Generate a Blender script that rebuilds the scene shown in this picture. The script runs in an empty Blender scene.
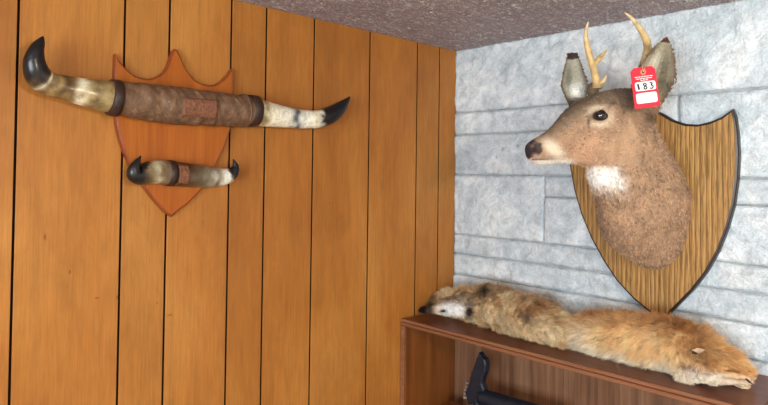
import bpy, bmesh, math, random
import numpy as np
from mathutils import Vector, Matrix, noise, kdtree
from mathutils.geometry import tessellate_polygon
random.seed(4); rng = np.random.default_rng(7)
S = bpy.context.scene
COL = S.collection
PI = math.pi

# ------------------------------------------------------------------ camera
D = 2.2; CZ = 1.75; FPX = 600.0
CAM = Vector((0.6439*D, -0.7742*D, CZ))
yaw_f = Vector((-0.7254, 0.6884, 0)).normalized()
R0 = Vector((yaw_f.y, -yaw_f.x, 0))
pitch = math.radians(1.1); roll = 0.0125
F = (yaw_f*math.cos(pitch) + Vector((0,0,math.sin(pitch)))).normalized()
U0 = R0.cross(F).normalized()
Rt = (R0*math.cos(roll) + U0*math.sin(roll)).normalized()
Up = (U0*math.cos(roll) - R0*math.sin(roll)).normalized()
PX, PY = 384.0, 162.0
cam_d = bpy.data.cameras.new('camera'); cam = bpy.data.objects.new('camera', cam_d); COL.objects.link(cam)
M = Matrix.Identity(4)
for i in range(3):
    M[i][0] = Rt[i]; M[i][1] = Up[i]; M[i][2] = -F[i]; M[i][3] = CAM[i]
cam.matrix_world = M
cam_d.sensor_fit = 'HORIZONTAL'; cam_d.sensor_width = 36; cam_d.lens = 36*FPX/768
cam_d.shift_y = -(202.5-PY)/768; cam_d.clip_start = 0.02
S.camera = cam

# measuring helpers: where a line of sight meets a plane of the room
def ray(px, py): return F + Rt*((px-PX)/FPX) + Up*(-(py-PY)/FPX)
def at(px, py, d): return CAM + ray(px, py)*d
def onx(px, py, x0):
    r = ray(px, py); return CAM + r*((x0-CAM.x)/r.x)
def ony(px, py, y0):
    r = ray(px, py); return CAM + r*((y0-CAM.y)/r.y)
def onz(px, py, z0):
    r = ray(px, py); return CAM + r*((z0-CAM.z)/r.z)
def depth(p): return (Vector(p)-CAM).dot(F)

CEIL = CZ + 0.4535
SHELF = CZ - 0.482

# ------------------------------------------------------------------ materials
def srgb(r, g, b):
    f = lambda c: (c/255)/12.92 if c/255 <= .04045 else (((c/255)+.055)/1.055)**2.4
    return (f(r), f(g), f(b), 1)
class NT:
    def __init__(s, name, rough=.5, spec=.5):
        s.m = bpy.data.materials.new(name); s.m.use_nodes = True
        s.n = s.m.node_tree.nodes; s.l = s.m.node_tree.links
        s.b = s.n['Principled BSDF']; s.b.inputs['Roughness'].default_value = rough
        s.b.inputs['Specular IOR Level'].default_value = spec
        s.tc = s.n.new('ShaderNodeTexCoord')
    def new(s, t, **k):
        n = s.n.new(t)
        for a, v in k.items(): setattr(n, a, v)
        return n
    def mapping(s, scale=(1,1,1), loc=(0,0,0), rot=(0,0,0), src='Object'):
        mp = s.new('ShaderNodeMapping'); mp.inputs['Scale'].default_value = scale
        mp.inputs['Location'].default_value = loc; mp.inputs['Rotation'].default_value = rot
        s.l.new(s.tc.outputs[src], mp.inputs[0]); return mp.outputs[0]
    def noise(s, vec, scale=5, detail=4, rough=.5, dist=0):
        n = s.new('ShaderNodeTexNoise'); n.inputs['Scale'].default_value = scale
        n.inputs['Detail'].default_value = detail; n.inputs['Roughness'].default_value = rough
        n.inputs['Distortion'].default_value = dist
        s.l.new(vec, n.inputs['Vector']); return n.outputs[0]
    def ramp(s, fac, stops):
        r = s.new('ShaderNodeValToRGB'); e = r.color_ramp.elements
        while len(e) < len(stops): e.new(.5)
        for i, (p, c) in enumerate(stops):
            e[i].position = p; e[i].color = c
        s.l.new(fac, r.inputs[0]); return r.outputs[0]
    def mix(s, a, b, fac, mode='MIX'):
        m = s.new('ShaderNodeMix', data_type='RGBA', blend_type=mode)
        for sock, v in ((m.inputs[6], a), (m.inputs[7], b), (m.inputs[0], fac)):
            if hasattr(v, 'is_output'): s.l.new(v, sock)
            else: sock.default_value = v
        return m.outputs[2]
    def attr(s, name):
        a = s.new('ShaderNodeAttribute'); a.attribute_name = name; return a.outputs['Color']
    def color(s, c):
        if hasattr(c, 'is_output'): s.l.new(c, s.b.inputs['Base Color'])
        else: s.b.inputs['Base Color'].default_value = c
        return s
    def bump(s, h, strength=.3, dist=.01):
        b = s.new('ShaderNodeBump'); b.inputs['Strength'].default_value = strength
        b.inputs['Distance'].default_value = dist
        s.l.new(h, b.inputs['Height']); s.l.new(b.outputs[0], s.b.inputs['Normal']); return s
W1 = (1,1,1,1); K0 = (0,0,0,1)
def g(v): return (v, v, v, 1)

# orange-brown wall panelling: grain runs up the boards (z)
m = NT('wall_panelling', .45, .25)
v1 = m.mapping((60, 60, 2.2)); v2 = m.mapping((220, 220, 9)); v3 = m.mapping((3.0, 3.0, 1.3)); v4 = m.mapping((14, 14, 1.0))
grain = m.noise(v1, 1, 5, .6, .4); fine = m.noise(v2, 1, 3, .7); blot = m.noise(v3, 1, 4, .6, .6); band = m.noise(v4, 1, 3, .5, 1.0)
c = m.ramp(blot, [(.28, srgb(160,97,40)), (.5, srgb(177,113,49)), (.75, srgb(193,132,63))])
c = m.mix(c, m.ramp(band, [(.3, g(.86)), (.6, g(1.03))]), .4, 'MULTIPLY')
c = m.mix(c, m.ramp(grain, [(.3, g(.84)), (.62, g(1.05))]), .55, 'MULTIPLY')
c = m.mix(c, m.ramp(fine, [(.3, g(.76)), (.65, g(1.08))]), .75, 'MULTIPLY')
fl_ = m.noise(m.mapping((9, 9, 3.5)), 1, 5, .7, 2.0)
c = m.mix(c, m.ramp(fl_, [(.35, g(.88)), (.6, g(1.06))]), .7, 'MULTIPLY')
c = m.mix(c, m.attr('tone'), 1.0, 'MULTIPLY')
KNOTS = [(45,237,.004,.010),(70,272,.003,.007),(97,298,.007,.003),(118,297,.006,.008),(157,303,.003,.004),(170,315,.010,.003),(330,203,.006,.002),(203,222,.003,.002)]
for px, py, ky, kz in KNOTS:
    p = onx(px, py, 0)
    vm = m.new('ShaderNodeVectorMath', operation='SUBTRACT'); m.l.new(m.tc.outputs['Object'], vm.inputs[0]); vm.inputs[1].default_value = (0, p.y, p.z)
    vs = m.new('ShaderNodeVectorMath', operation='MULTIPLY'); m.l.new(vm.outputs[0], vs.inputs[0]); vs.inputs[1].default_value = (0, 1/ky, 1/kz)
    vl = m.new('ShaderNodeVectorMath', operation='LENGTH'); m.l.new(vs.outputs[0], vl.inputs[0])
    k = m.ramp(vl.outputs['Value'], [(.0, g(.75)), (1.0, K0)])
    c = m.mix(c, srgb(84,44,16), k)
m.color(c).bump(fine, .12, .001); M_PANEL = m.m
M_GROOVE = NT('groove_paint', .8, .1).color(srgb(34,18,8)).m

# painted cast stone
m = NT('painted_stone', .62, .35)
v = m.mapping((1,1,1)); a = m.noise(v, 34, 6, .65, .5); b = m.noise(v, 9, 5, .6, .8); e = m.noise(v, 130, 3, .7)
c = m.ramp(b, [(.27, srgb(186,199,206)), (.5, srgb(212,222,227)), (.70, srgb(240,245,246))])
c = m.mix(c, m.ramp(a, [(.34, g(.74)), (.52, g(1.0)), (.66, g(1.12))]), .8, 'MULTIPLY')
c = m.mix(c, m.ramp(m.noise(v, 210, 3, .7), [(.38, g(.8)), (.6, g(1.06))]), .6, 'MULTIPLY')
c = m.mix(c, m.attr('tone'), 1.0, 'MULTIPLY')
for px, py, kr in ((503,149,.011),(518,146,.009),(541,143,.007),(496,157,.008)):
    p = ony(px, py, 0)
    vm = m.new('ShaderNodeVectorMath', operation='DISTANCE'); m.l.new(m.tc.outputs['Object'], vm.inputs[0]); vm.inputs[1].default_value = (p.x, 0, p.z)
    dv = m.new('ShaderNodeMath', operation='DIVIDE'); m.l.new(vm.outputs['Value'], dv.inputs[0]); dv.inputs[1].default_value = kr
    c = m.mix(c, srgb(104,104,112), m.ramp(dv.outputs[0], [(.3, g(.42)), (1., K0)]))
hb = m.mix(a, e, .35)
m.color(c).bump(hb, 1.0, .012); M_STONE = m.m
m = NT('mortar', .9, .1); v = m.mapping(); m.color(m.ramp(m.noise(v, 60, 4), [(.3, srgb(146,153,155)), (.7, srgb(176,183,185))])); M_MORTAR = m.m

# stippled ceiling: mauve paint darker in hollows, crest glints painted in as pale flecks
m = NT('stippled_ceiling', .5, .4)
v = m.mapping((1,1,1)); v2 = m.mapping((1,.45,1), rot=(0,0,.75))
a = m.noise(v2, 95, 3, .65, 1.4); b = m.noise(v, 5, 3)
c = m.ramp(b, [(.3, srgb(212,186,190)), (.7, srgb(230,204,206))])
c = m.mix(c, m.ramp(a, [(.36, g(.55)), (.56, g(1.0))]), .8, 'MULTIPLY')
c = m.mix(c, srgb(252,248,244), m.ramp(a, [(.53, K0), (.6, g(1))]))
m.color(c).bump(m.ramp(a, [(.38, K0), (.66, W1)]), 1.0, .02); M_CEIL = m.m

def simple(name, col, rough=.5, spec=.5, metal=0, nscale=30, var=.12, bump=.0, bdist=.002, coat=0):
    m = NT(name, rough, spec); v = m.mapping(); n = m.noise(v, nscale, 4, .6)
    m.color(m.mix(col, m.ramp(n, [(.3, g(1-var)), (.7, g(1+var))]), 1.0, 'MULTIPLY'))
    m.b.inputs['Metallic'].default_value = metal
    m.b.inputs['Coat Weight'].default_value = coat
    if bump: m.bump(n, bump, bdist)
    return m.m
def wood(name, dark, mid, light, axis, scale=1.0, rough=.35, contrast=.5, fine=1.0, coat=0.0, spec=.5):
    """grain runs along axis 0/1/2"""
    m = NT(name, rough, spec)
    def sc(a, l):
        s = [a, a, a]; s[axis] = l; return tuple(s)
    v1 = m.mapping(sc(32*scale, 1.6*scale)); v2 = m.mapping(sc(260*fine, 7*fine)); v3 = m.mapping(sc(5, 2))
    a = m.noise(v1, 1, 4, .6, .8); b = m.noise(v2, 1, 3, .7); d = m.noise(v3, 1, 3)
    c = m.ramp(a, [(.3, dark), (.5, mid), (.7, light)])
    c = m.mix(c, m.ramp(b, [(.35, g(1-contrast)), (.6, g(1.05))]), .8, 'MULTIPLY')
    c = m.mix(c, m.ramp(d, [(.3, g(.88)), (.7, g(1.08))]), .8, 'MULTIPLY')
    m.color(c).bump(b, .12, .001); m.b.inputs['Coat Weight'].default_value = coat; m.b.inputs['Coat Roughness'].default_value = .12
    return m.m
M_PLAQUE = wood('varnished_plaque_wood', srgb(150,76,20), srgb(165,88,26), srgb(182,105,36), 2, .6, .34, .14, spec=.25)
M_PLAQUE_EDGE = wood('plaque_edge_wood', srgb(116,48,20), srgb(136,60,26), srgb(152,74,34), 2, .6, .3, .14, coat=.2)
M_OAK_EDGE = simple('black_oak_edge', srgb(40,26,18), .4)
M_CAB_TOP = wood('bookcase_top_wood', srgb(100,54,36), srgb(116,64,42), srgb(132,76,50), 0, .7, .38, .22)
M_CAB_EDGE = wood('bookcase_edge_wood', srgb(120,76,50), srgb(138,90,62), srgb(156,108,78), 0, .7, .4, .18)
M_CAB_SIDE = wood('bookcase_side_wood', srgb(100,54,20), srgb(124,70,28), srgb(142,84,38), 2, .5, .35, .3)
M_CAB_BACK = wood('bookcase_back_wood', srgb(108,72,50), srgb(134,94,66), srgb(156,116,86), 2, .8, .45, .4, .6)
# oak with strong open grain
m = NT('oak_shield', .35, .4)
v1 = m.mapping((1,1,.08)); wv = m.new('ShaderNodeTexWave', wave_type='BANDS', bands_direction='X', wave_profile='SAW')
wv.inputs['Scale'].default_value = 24; wv.inputs['Distortion'].default_value = 4.5; wv.inputs['Detail'].default_value = 3; wv.inputs['Detail Scale'].default_value = 1.6
m.l.new(v1, wv.inputs['Vector'])
v2 = m.mapping((330,330,12)); fn = m.noise(v2, 1, 3, .7); v3 = m.mapping((7,7,2)); bl = m.noise(v3, 1, 3)
c = m.ramp(wv.outputs[0], [(.0, srgb(136,98,52)), (.3, srgb(168,126,72)), (.8, srgb(184,144,88)), (1, srgb(120,84,44))])
c = m.mix(c, m.ramp(fn, [(.4, g(.45)), (.54, g(1.08))]), .9, 'MULTIPLY')
c = m.mix(c, m.ramp(bl, [(.3, g(.86)), (.7, g(1.1))]), .9, 'MULTIPLY')
m.color(c).bump(fn, .25, .001); m.b.inputs['Coat Weight'].default_value = .3; m.b.inputs['Coat Roughness'].default_value = .2; M_OAK = m.m
# horn: colour is carried along each horn
m = NT('polished_horn', .34, .4); v = m.mapping(); n = m.noise(v, 60, 5, .65, 1.5); n2 = m.noise(m.mapping((1,1,1)), 22, 4, .6, 1)
c = m.mix(m.attr('tint'), m.ramp(n, [(.3, g(.62)), (.62, g(1.12))]), .9, 'MULTIPLY')
m.color(c).bump(n, .05, .001); m.b.inputs['Coat Weight'].default_value = .15; m.b.inputs['Coat Roughness'].default_value = .1; M_HORN = m.m
# leather
m = NT('worn_leather', .55, .35); v = m.mapping((1,1,.45), rot=(.5,0,0)); n = m.noise(v, 60, 6, .7, .5); n2 = m.noise(m.mapping((1,1,1)), 160, 3, .7)
c = m.ramp(n, [(.3, srgb(80,58,42)), (.52, srgb(112,82,60)), (.75, srgb(152,118,92))])
m.color(m.mix(c, m.ramp(n2, [(.3, g(.8)), (.6, g(1.06))]), .7, 'MULTIPLY')).bump(n, .35, .004); M_LEATHER = m.m
M_BAND = simple('dark_leather_band', srgb(52,32,24), .5, .4, var=.3, nscale=80, bump=.4)
M_TOOLED = simple('tooled_red_leather', srgb(122,76,52), .5, .4, var=.4, nscale=140, bump=.9, bdist=.004)
m = NT('deer_hide', .8, .15); n = m.noise(m.mapping(), 240, 3, .7)
m.color(m.mix(m.attr('tint'), m.ramp(n, [(.3, g(.72)), (.6, g(1.1))]), .7, 'MULTIPLY')).bump(n, .4, .002); M_HIDE = m.m
m = NT('fur_strand', .62, .25); m.color(m.attr('fur_color')); M_FUR = m.m
m = NT('pelt_skin', .85, .1); n = m.noise(m.mapping(), 120, 3, .7)
m.color(m.mix(m.attr('tint'), m.ramp(n, [(.3, g(.7)), (.6, g(1.05))]), .8, 'MULTIPLY')); M_PELT = m.m
m = NT('glass_eye', .06, .8); m.color(m.attr('tint')); M_EYE = m.m
m = NT('antler_bone', .45, .4); n = m.noise(m.mapping((1,1,1)), 55, 5, .6, .8)
m.color(m.mix(m.attr('tint'), m.ramp(n, [(.3, g(.7)), (.6, g(1.08))]), .8, 'MULTIPLY')).bump(n, .3, .002); M_ANTLER = m.m
M_RED = simple('red_card', srgb(214,22,52), .5, .4, var=.06)
M_WHITE = simple('white_paper', srgb(238,236,234), .6, .2, var=.03)
M_INK = simple('black_ink', srgb(30,26,34), .5, .2, var=.05)
M_STRING = simple('pale_string', srgb(214,190,170), .8, .1)
M_BLACK = simple('blackened_metal', srgb(34,42,54), .34, .5, .3, nscale=40, var=.2, bump=.1)
M_STEEL = simple('worn_steel', srgb(170,170,165), .35, .5, .8, var=.3)
M_PAINT = simple('cream_wall_paint', srgb(214,206,190), .7, .2, var=.03, nscale=8)
M_FLOOR = wood('floor_boards', srgb(168,150,128), srgb(184,166,142), srgb(198,180,156), 1, .5, .45, .2)
M_FRAME = simple('white_window_frame', srgb(235,235,230), .5, .3, var=.03)
M_BLOCK = wood('brown_block_wood', srgb(96,48,22), srgb(120,64,32), srgb(140,80,42), 0, .8)
M_SHADE = NT('lamp_glass', .3, .4); M_SHADE.color(srgb(245,238,225))
M_SHADE.b.inputs['Emission Color'].default_value = (1, .86, .68, 1); M_SHADE.b.inputs['Emission Strength'].default_value = 105; M_SHADE = M_SHADE.m

# ------------------------------------------------------------------ mesh helpers
def link(name, me, mats, parent=None):
    o = bpy.data.objects.new(name, me); COL.objects.link(o)
    for mt in (mats if isinstance(mats, (list, tuple)) else [mats]): me.materials.append(mt)
    if parent: o.parent = parent; o.matrix_parent_inverse = parent.matrix_world.inverted()
    return o
def obj(name, bm, mats, parent=None, smooth=False):
    bmesh.ops.recalc_face_normals(bm, faces=bm.faces)
    me = bpy.data.meshes.new(name); bm.to_mesh(me); bm.free()
    if smooth: me.polygons.foreach_set('use_smooth', [True]*len(me.polygons))
    return link(name, me, mats, parent)
def empty(name, loc, label, cat, group=None):
    o = bpy.data.objects.new(name, None); COL.objects.link(o); o.location = loc; o.empty_display_size = .05
    bpy.context.view_layer.update()
    o.matrix_world = Matrix.Translation(loc)
    tag(o, label, cat, group); return o
def tag(o, label, cat, group=None):
    o['label'] = label; o['category'] = cat
    if group: o['group'] = group
    return o
def struct(o): o['kind'] = 'structure'; return o
def setcol(me, name, cols):
    a = me.color_attributes.new(name, 'FLOAT_COLOR', 'POINT')
    arr = np.ones((len(me.vertices), 4), dtype=np.float32); arr[:, :3] = np.asarray(cols)[:, :3]
    a.data.foreach_set('color', arr.ravel())
def coords(me):
    a = np.empty(len(me.vertices)*3, dtype=np.float32); me.vertices.foreach_get('co', a); return a.reshape(-1, 3).astype(float)
def box(bm, lo, hi, mi=0, bev=0):
    vs = [bm.verts.new((x, y, z)) for x in (lo[0], hi[0]) for y in (lo[1], hi[1]) for z in (lo[2], hi[2])]
    fs = [bm.faces.new([vs[i] for i in q]) for q in ((0,1,3,2),(4,6,7,5),(0,4,5,1),(2,3,7,6),(0,2,6,4),(1,5,7,3))]
    for f in fs: f.material_index = mi
    if bev:
        bmesh.ops.recalc_face_normals(bm, faces=fs)
        es = list({e for f in fs for e in f.edges})
        bmesh.ops.bevel(bm, geom=es, offset=bev, segments=2, affect='EDGES', profile=.5, clamp_overlap=True)
    return fs
def catmull(pts, n):
    """pts: list of tuples (any length) -> n samples per span"""
    P = np.array([list(p) for p in pts], float); out = []
    for i in range(len(P)-1):
        p0 = P[max(i-1, 0)]; p1 = P[i]; p2 = P[i+1]; p3 = P[min(i+2, len(P)-1)]
        for k in range(n):
            t = k/n
            out.append(.5*((2*p1)+(-p0+p2)*t+(2*p0-5*p1+4*p2-p3)*t*t+(-p0+3*p1-3*p2+p3)*t**3))
    out.append(P[-1]); return np.array(out)
def tube(bm, path, seg=20, n=6, cap=True, wob=0.0, squash=(1,1), ref=Vector((0,0,1))):
    """path: (x,y,z,r) control points; returns arc parameter per ring"""
    c = catmull(path, n); rings = []
    for i in range(len(c)):
        p = Vector(c[i][:3]); r = max(c[i][3], 1e-4)
        t = Vector(c[min(i+1, len(c)-1)][:3]) - Vector(c[max(i-1, 0)][:3])
        t.normalize(); a = t.cross(ref)
        if a.length < .05: a = t.cross(Vector((0,1,0)))
        a.normalize(); b = t.cross(a)
        ring = []
        for k in range(seg):
            th = 2*PI*k/seg; rr = r
            if wob: rr *= 1+wob*noise.noise(Vector((p.x*40+math.cos(th)*1.3, p.y*40+math.sin(th)*1.3, p.z*40)))
            ring.append(bm.verts.new(p + a*(math.cos(th)*rr*squash[0]) + b*(math.sin(th)*rr*squash[1])))
        rings.append(ring)
    fs = []
    for i in range(len(rings)-1):
        for k in range(seg):
            fs.append(bm.faces.new((rings[i][k], rings[i][(k+1)%seg], rings[i+1][(k+1)%seg], rings[i+1][k])))
    if cap:
        bm.faces.new(rings[0][::-1]); bm.faces.new(rings[-1])
    return rings, c
def plate(bm, pts, nrm, thick, bev, mi_front=0, mi_side=1, grid=None):
    """closed outline pts (on the back plane) extruded along nrm, with a bevelled front rim"""
    cen = sum((Vector(p) for p in pts), Vector())/len(pts)
    nrm = Vector(nrm)
    P = [Vector(p) for p in pts]; N = len(P); ins = []
    area = sum((P[i]-cen).cross(P[(i+1)%N]-cen).dot(nrm) for i in range(N))
    sg = 1 if area > 0 else -1
    for i in range(N):
        t1 = (P[i]-P[i-1]).normalized(); t2 = (P[(i+1)%N]-P[i]).normalized()
        n1 = nrm.cross(t1)*sg; n2 = nrm.cross(t2)*sg; nn = n1+n2
        k = bev/max(.5, nn.length/2*1.0); nn.normalize()
        ins.append(P[i]+nn*min(k, bev*1.6))
    layers = [(P, 0), (P, thick-bev*.8), ([P[i].lerp(ins[i], .35) for i in range(N)], thick-bev*.3), (ins, thick)]
    V = [[bm.verts.new(p+nrm*h) for p in L] for L, h in layers]
    for a in range(3):
        for i in range(N):
            f = bm.faces.new((V[a][i], V[a][(i+1)%N], V[a+1][(i+1)%N], V[a+1][i])); f.material_index = mi_side
    for L, mi in ((V[3], mi_front), (V[0], mi_side)):
        for t in tessellate_polygon([[v.co for v in L]]):
            try: bm.faces.new([L[k] for k in t]).material_index = mi
            except ValueError: pass

# ------------------------------------------------------------------ room shell
RX, RY = 4.2, -3.9
# wall_left: panelling with real grooves
gpx = [(18.3,30),(124.6,40),(169.6,35),(231.5,30),(266.6,30),(314.4,40),(370,60),(417.5,60),(439.7,62)]
gy = sorted([onx(a, b, 0).y for a, b in gpx])          # ascending y (towards 0)
extra = []; y = gy[0]
while y > RY+.25:
    y -= random.choice([.10,.14,.2,.24,.17]); extra.append(y)
ys = sorted([v for v in extra if v > RY+.05]+gy)
edges = [RY]+ys+[0.0]
bm = bmesh.new(); box(bm, (-.09, RY, 0), (-.0055, .0, CEIL), 1); tones = []
tl = []
for i in range(len(edges)-1):
    a = edges[i]+(.0025 if i else 0); b = edges[i+1]-(.0025 if i < len(edges)-2 else 0)
    n0 = len(bm.verts); box(bm, (-.0056, a, 0), (0, b, CEIL), 0, .0009)
    bm.verts.index_update(); tl.append((n0, len(bm.verts), random.uniform(.93, 1.07), random.uniform(-.02, .02)))
for f in bm.faces:
    if -.0057 < f.calc_center_median().x < -.0008: f.material_index = 1
# bevel reorders vertices, so tone is set from the board each vertex lies on
bmesh.ops.recalc_face_normals(bm, faces=bm.faces)
o = obj('wall_left', bm, [M_PANEL, M_GROOVE]); struct(o)
co = coords(o.data); idx = np.clip(np.searchsorted(np.array(edges), co[:,1])-1, 0, len(edges)-2)
tv = np.array([[t*(1+d), t, t*(1-2*d)] for (_,_,t,d) in tl]); setcol(o.data, 'tone', tv[idx])

# wall_back: courses of painted cast stone
zc = [CZ+v for v in (.4535,.225,.145,0,-.068,-.217,-.287,-.363,-.452)]
xj = lambda px, py: ony(px, py, 0).x
bm = bmesh.new(); box(bm, (-.09, .007, 0), (RX+.09, .12, CEIL), 1)
XJ1 = xj(544,205); XJ2 = xj(678,110); XJ3 = xj(497,290)
blocks = []   # x0,x1,z0,z1
blocks += [(0, 1.55, zc[1], zc[0]), (1.55, 2.6, zc[1], zc[0]), (2.6, RX, zc[1], zc[0])]
blocks += [(0, XJ2, zc[2], zc[1]), (0, XJ2, zc[3], zc[2]), (XJ2, 1.35, zc[3], zc[1]), (1.35, 2.2, zc[3], zc[1]), (2.2, 3.1, zc[3], zc[2]), (2.2, 3.1, zc[2], zc[1]), (3.1, RX, zc[3], zc[1])]
blocks += [(0, XJ1, zc[5], zc[3]), (XJ1, 1.6, zc[4], zc[3]), (XJ1, 1.25, zc[5], zc[4]), (1.25, 1.6, zc[5], zc[4]), (1.6, 2.7, zc[5], zc[3]), (2.7, RX, zc[5], zc[3])]
blocks += [(0, 1.15, zc[6], zc[5]), (1.15, 2.4, zc[6], zc[5]), (2.4, RX, zc[6], zc[5])]
blocks += [(0, 1.4, zc[7], zc[6]), (1.4, 2.9, zc[7], zc[6]), (2.9, RX, zc[7], zc[6])]
blocks += [(0, XJ3, zc[8], zc[7]), (XJ3, 1.5, zc[8], zc[7]), (1.5, 3, zc[8], zc[7]), (3, RX, zc[8], zc[7])]
z = zc[8]
while z > 0:
    h = random.choice([.1,.16,.08,.2]); z1 = max(z-h, 0)
    if z1 < .05: z1 = 0
    x = 0
    while x < RX:
        w = random.uniform(.35, .9); x1 = min(x+w, RX)
        if RX-x1 < .2: x1 = RX
        blocks.append((x, x1, z1, z)); x = x1
    z = z1
tone_pts = []
JW = .0022
for bi, (x0, x1, z0, z1) in enumerate(blocks):
    near = x0 < 1.2 and z1 > SHELF-.05
    st = .006 if near else .05
    a0, a1, b0, b1 = x0+(JW if x0 > 0 else 0), x1-JW, z0+JW, z1-JW
    if z1 >= CEIL-.001: b1 = z1
    nx = max(2, int((a1-a0)/st)); nz = max(2, int((b1-b0)/st)); off = random.uniform(-.003, .005)
    tn = random.uniform(.92, 1.04); seed = bi*3.7
    G = []
    for i in range(nx+1):
        row = []
        for j in range(nz+1):
            x = a0+(a1-a0)*i/nx; zz = b0+(b1-b0)*j/nz
            ed = min(x-a0 if a0 > 0 else 9, a1-x, zz-b0, b1-zz if z1 < CEIL-.01 else 9)
            d = .0
            if near:
                d = .0045*noise.noise(Vector((x*9+seed, 0, zz*11))) + .003*noise.noise(Vector((x*30, seed, zz*34))) + .0016*noise.noise(Vector((x*90, seed, zz*90)))
                d += .004*max(0, noise.noise(Vector((x*16, seed+5, zz*20)))-.15)
            y = -(off+d) - 0.001
            if ed < .0045: y += .005*(1-ed/.0045)
            jx = .0012*noise.noise(Vector((x*25, seed, zz*25))) if (x > .01) else 0
            row.append(bm.verts.new((x+jx, y, zz+jx))); tone_pts.append(tn)
        G.append(row)
    for i in range(nx):
        for j in range(nz):
            f = bm.faces.new((G[i][j], G[i+1][j], G[i+1][j+1], G[i][j+1])); f.smooth = True
    # rim back to the mortar
    rim = [G[i][0] for i in range(nx+1)]+[G[nx][j] for j in range(1, nz+1)]+[G[i][nz] for i in range(nx-1, -1, -1)]+[G[0][j] for j in range(nz-1, 0, -1)]
    bk = [bm.verts.new((v.co.x, .008, v.co.z)) for v in rim]; tone_pts += [tn]*len(bk)
    for i in range(len(rim)): bm.faces.new((rim[i], rim[(i+1)%len(rim)], bk[(i+1)%len(rim)], bk[i]))
o = obj('wall_back', bm, [M_STONE, M_MORTAR]); struct(o)
t = np.array([1.0]*8+tone_pts); setcol(o.data, 'tone', np.stack([t, t, t], 1))

def plain(name, lo, hi, mt):
    bm = bmesh.new(); box(bm, lo, hi); return struct(obj(name, bm, mt))
plain('floor', (-.09, RY-.09, -.1), (RX+.09, .12, 0), M_FLOOR)
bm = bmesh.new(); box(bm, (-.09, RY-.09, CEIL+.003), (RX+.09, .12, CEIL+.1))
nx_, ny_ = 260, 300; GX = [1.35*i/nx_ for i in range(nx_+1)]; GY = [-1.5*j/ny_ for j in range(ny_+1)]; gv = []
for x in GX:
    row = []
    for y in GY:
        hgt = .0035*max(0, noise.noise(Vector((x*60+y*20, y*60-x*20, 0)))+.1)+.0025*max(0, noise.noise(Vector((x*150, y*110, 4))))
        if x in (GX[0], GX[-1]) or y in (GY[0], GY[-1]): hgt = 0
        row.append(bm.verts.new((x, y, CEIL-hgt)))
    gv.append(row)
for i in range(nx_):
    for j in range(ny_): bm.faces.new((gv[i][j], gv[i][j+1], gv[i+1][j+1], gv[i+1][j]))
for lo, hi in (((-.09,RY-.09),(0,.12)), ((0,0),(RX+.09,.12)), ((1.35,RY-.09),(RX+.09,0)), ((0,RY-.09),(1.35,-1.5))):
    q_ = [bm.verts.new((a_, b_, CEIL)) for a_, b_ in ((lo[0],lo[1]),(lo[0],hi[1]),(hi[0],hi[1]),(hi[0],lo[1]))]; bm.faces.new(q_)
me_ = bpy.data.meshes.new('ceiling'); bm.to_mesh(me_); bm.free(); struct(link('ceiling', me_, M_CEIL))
plain('wall_right', (RX, RY, 0), (RX+.09, .0, CEIL), M_PAINT)
# wall_front (behind the camera) with a window opening
WX0, WX1, WZ0, WZ1 = 1.1, 3.5, .85, 2.05
bm = bmesh.new()
for lo, hi in (((-.09, RY-.09, 0), (WX0, RY, CEIL)), ((WX1, RY-.09, 0), (RX+.09, RY, CEIL)), ((WX0, RY-.09, 0), (WX1, RY, WZ0)), ((WX0, RY-.09, WZ1), (WX1, RY, CEIL))): box(bm, lo, hi)
struct(obj('wall_front', bm, M_PAINT))
bm = bmesh.new(); fw = .05
for lo, hi in (((WX0, WZ0), (WX1, WZ0+fw)), ((WX0, WZ1-fw), (WX1, WZ1)), ((WX0, WZ0+fw), (WX0+fw, WZ1-fw)), ((WX1-fw, WZ0+fw), (WX1, WZ1-fw)), (((WX0+WX1)/2-.02, WZ0+fw), ((WX0+WX1)/2+.02, WZ1-fw))):
    box(bm, (lo[0], RY-.08, lo[1]), (hi[0], RY-.02, hi[1]), 0, .004)
struct(obj('window_1', bm, M_FRAME))

# ------------------------------------------------------------------ lights
def area(name, loc, rot, sx, sy, power, col):
    l = bpy.data.lights.new(name, 'AREA'); l.shape = 'RECTANGLE'; l.size = sx; l.size_y = sy; l.energy = power; l.color = col
    o = bpy.data.objects.new(name, l); COL.objects.link(o); o.location = loc; o.rotation_euler = rot; return o
area('window_daylight', ((WX0+WX1)/2, RY-.1, (WZ0+WZ1)/2), (math.radians(90), 0, 0), WX1-WX0, WZ1-WZ0, 180, (.80, .91, 1.0))
lx, ly, lz = 2.05, -1.35, CEIL-.27  # unseen lamp, added and hung low so its light grazes the ceiling
lp_ = empty('added_pendant_lamp', (lx, ly, CEIL), 'unseen round frosted glass pendant lamp, added to light the stippled ceiling', 'lamp')
bm = bmesh.new(); bmesh.ops.create_uvsphere(bm, u_segments=32, v_segments=20, radius=.11, matrix=Matrix.Translation((lx, ly, lz))); obj('lamp_shade', bm, M_SHADE, lp_, True)
bm = bmesh.new(); tube(bm, [(lx, ly, lz+.108, .03), (lx, ly, lz+.125, .026), (lx, ly, lz+.135, .006), (lx, ly, CEIL-.02, .006)], 16, 3); obj('rod', bm, M_STEEL, lp_, True)
bm = bmesh.new(); tube(bm, [(lx, ly, CEIL-.022, .03), (lx, ly, CEIL-.012, .05), (lx, ly, CEIL-.001, .055)], 24, 3); obj('ceiling_rose', bm, M_STEEL, lp_, True)
w = bpy.data.worlds.new('world'); S.world = w; w.use_nodes = True
w.node_tree.nodes['Background'].inputs[0].default_value = (.75, .87, 1, 1); w.node_tree.nodes['Background'].inputs[1].default_value = 1.0
S.view_settings.view_transform = 'Standard'; S.view_settings.look = 'None'; S.view_settings.gamma = 1; S.view_settings.use_curve_mapping = False
S.view_settings.exposure = 0.0

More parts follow.
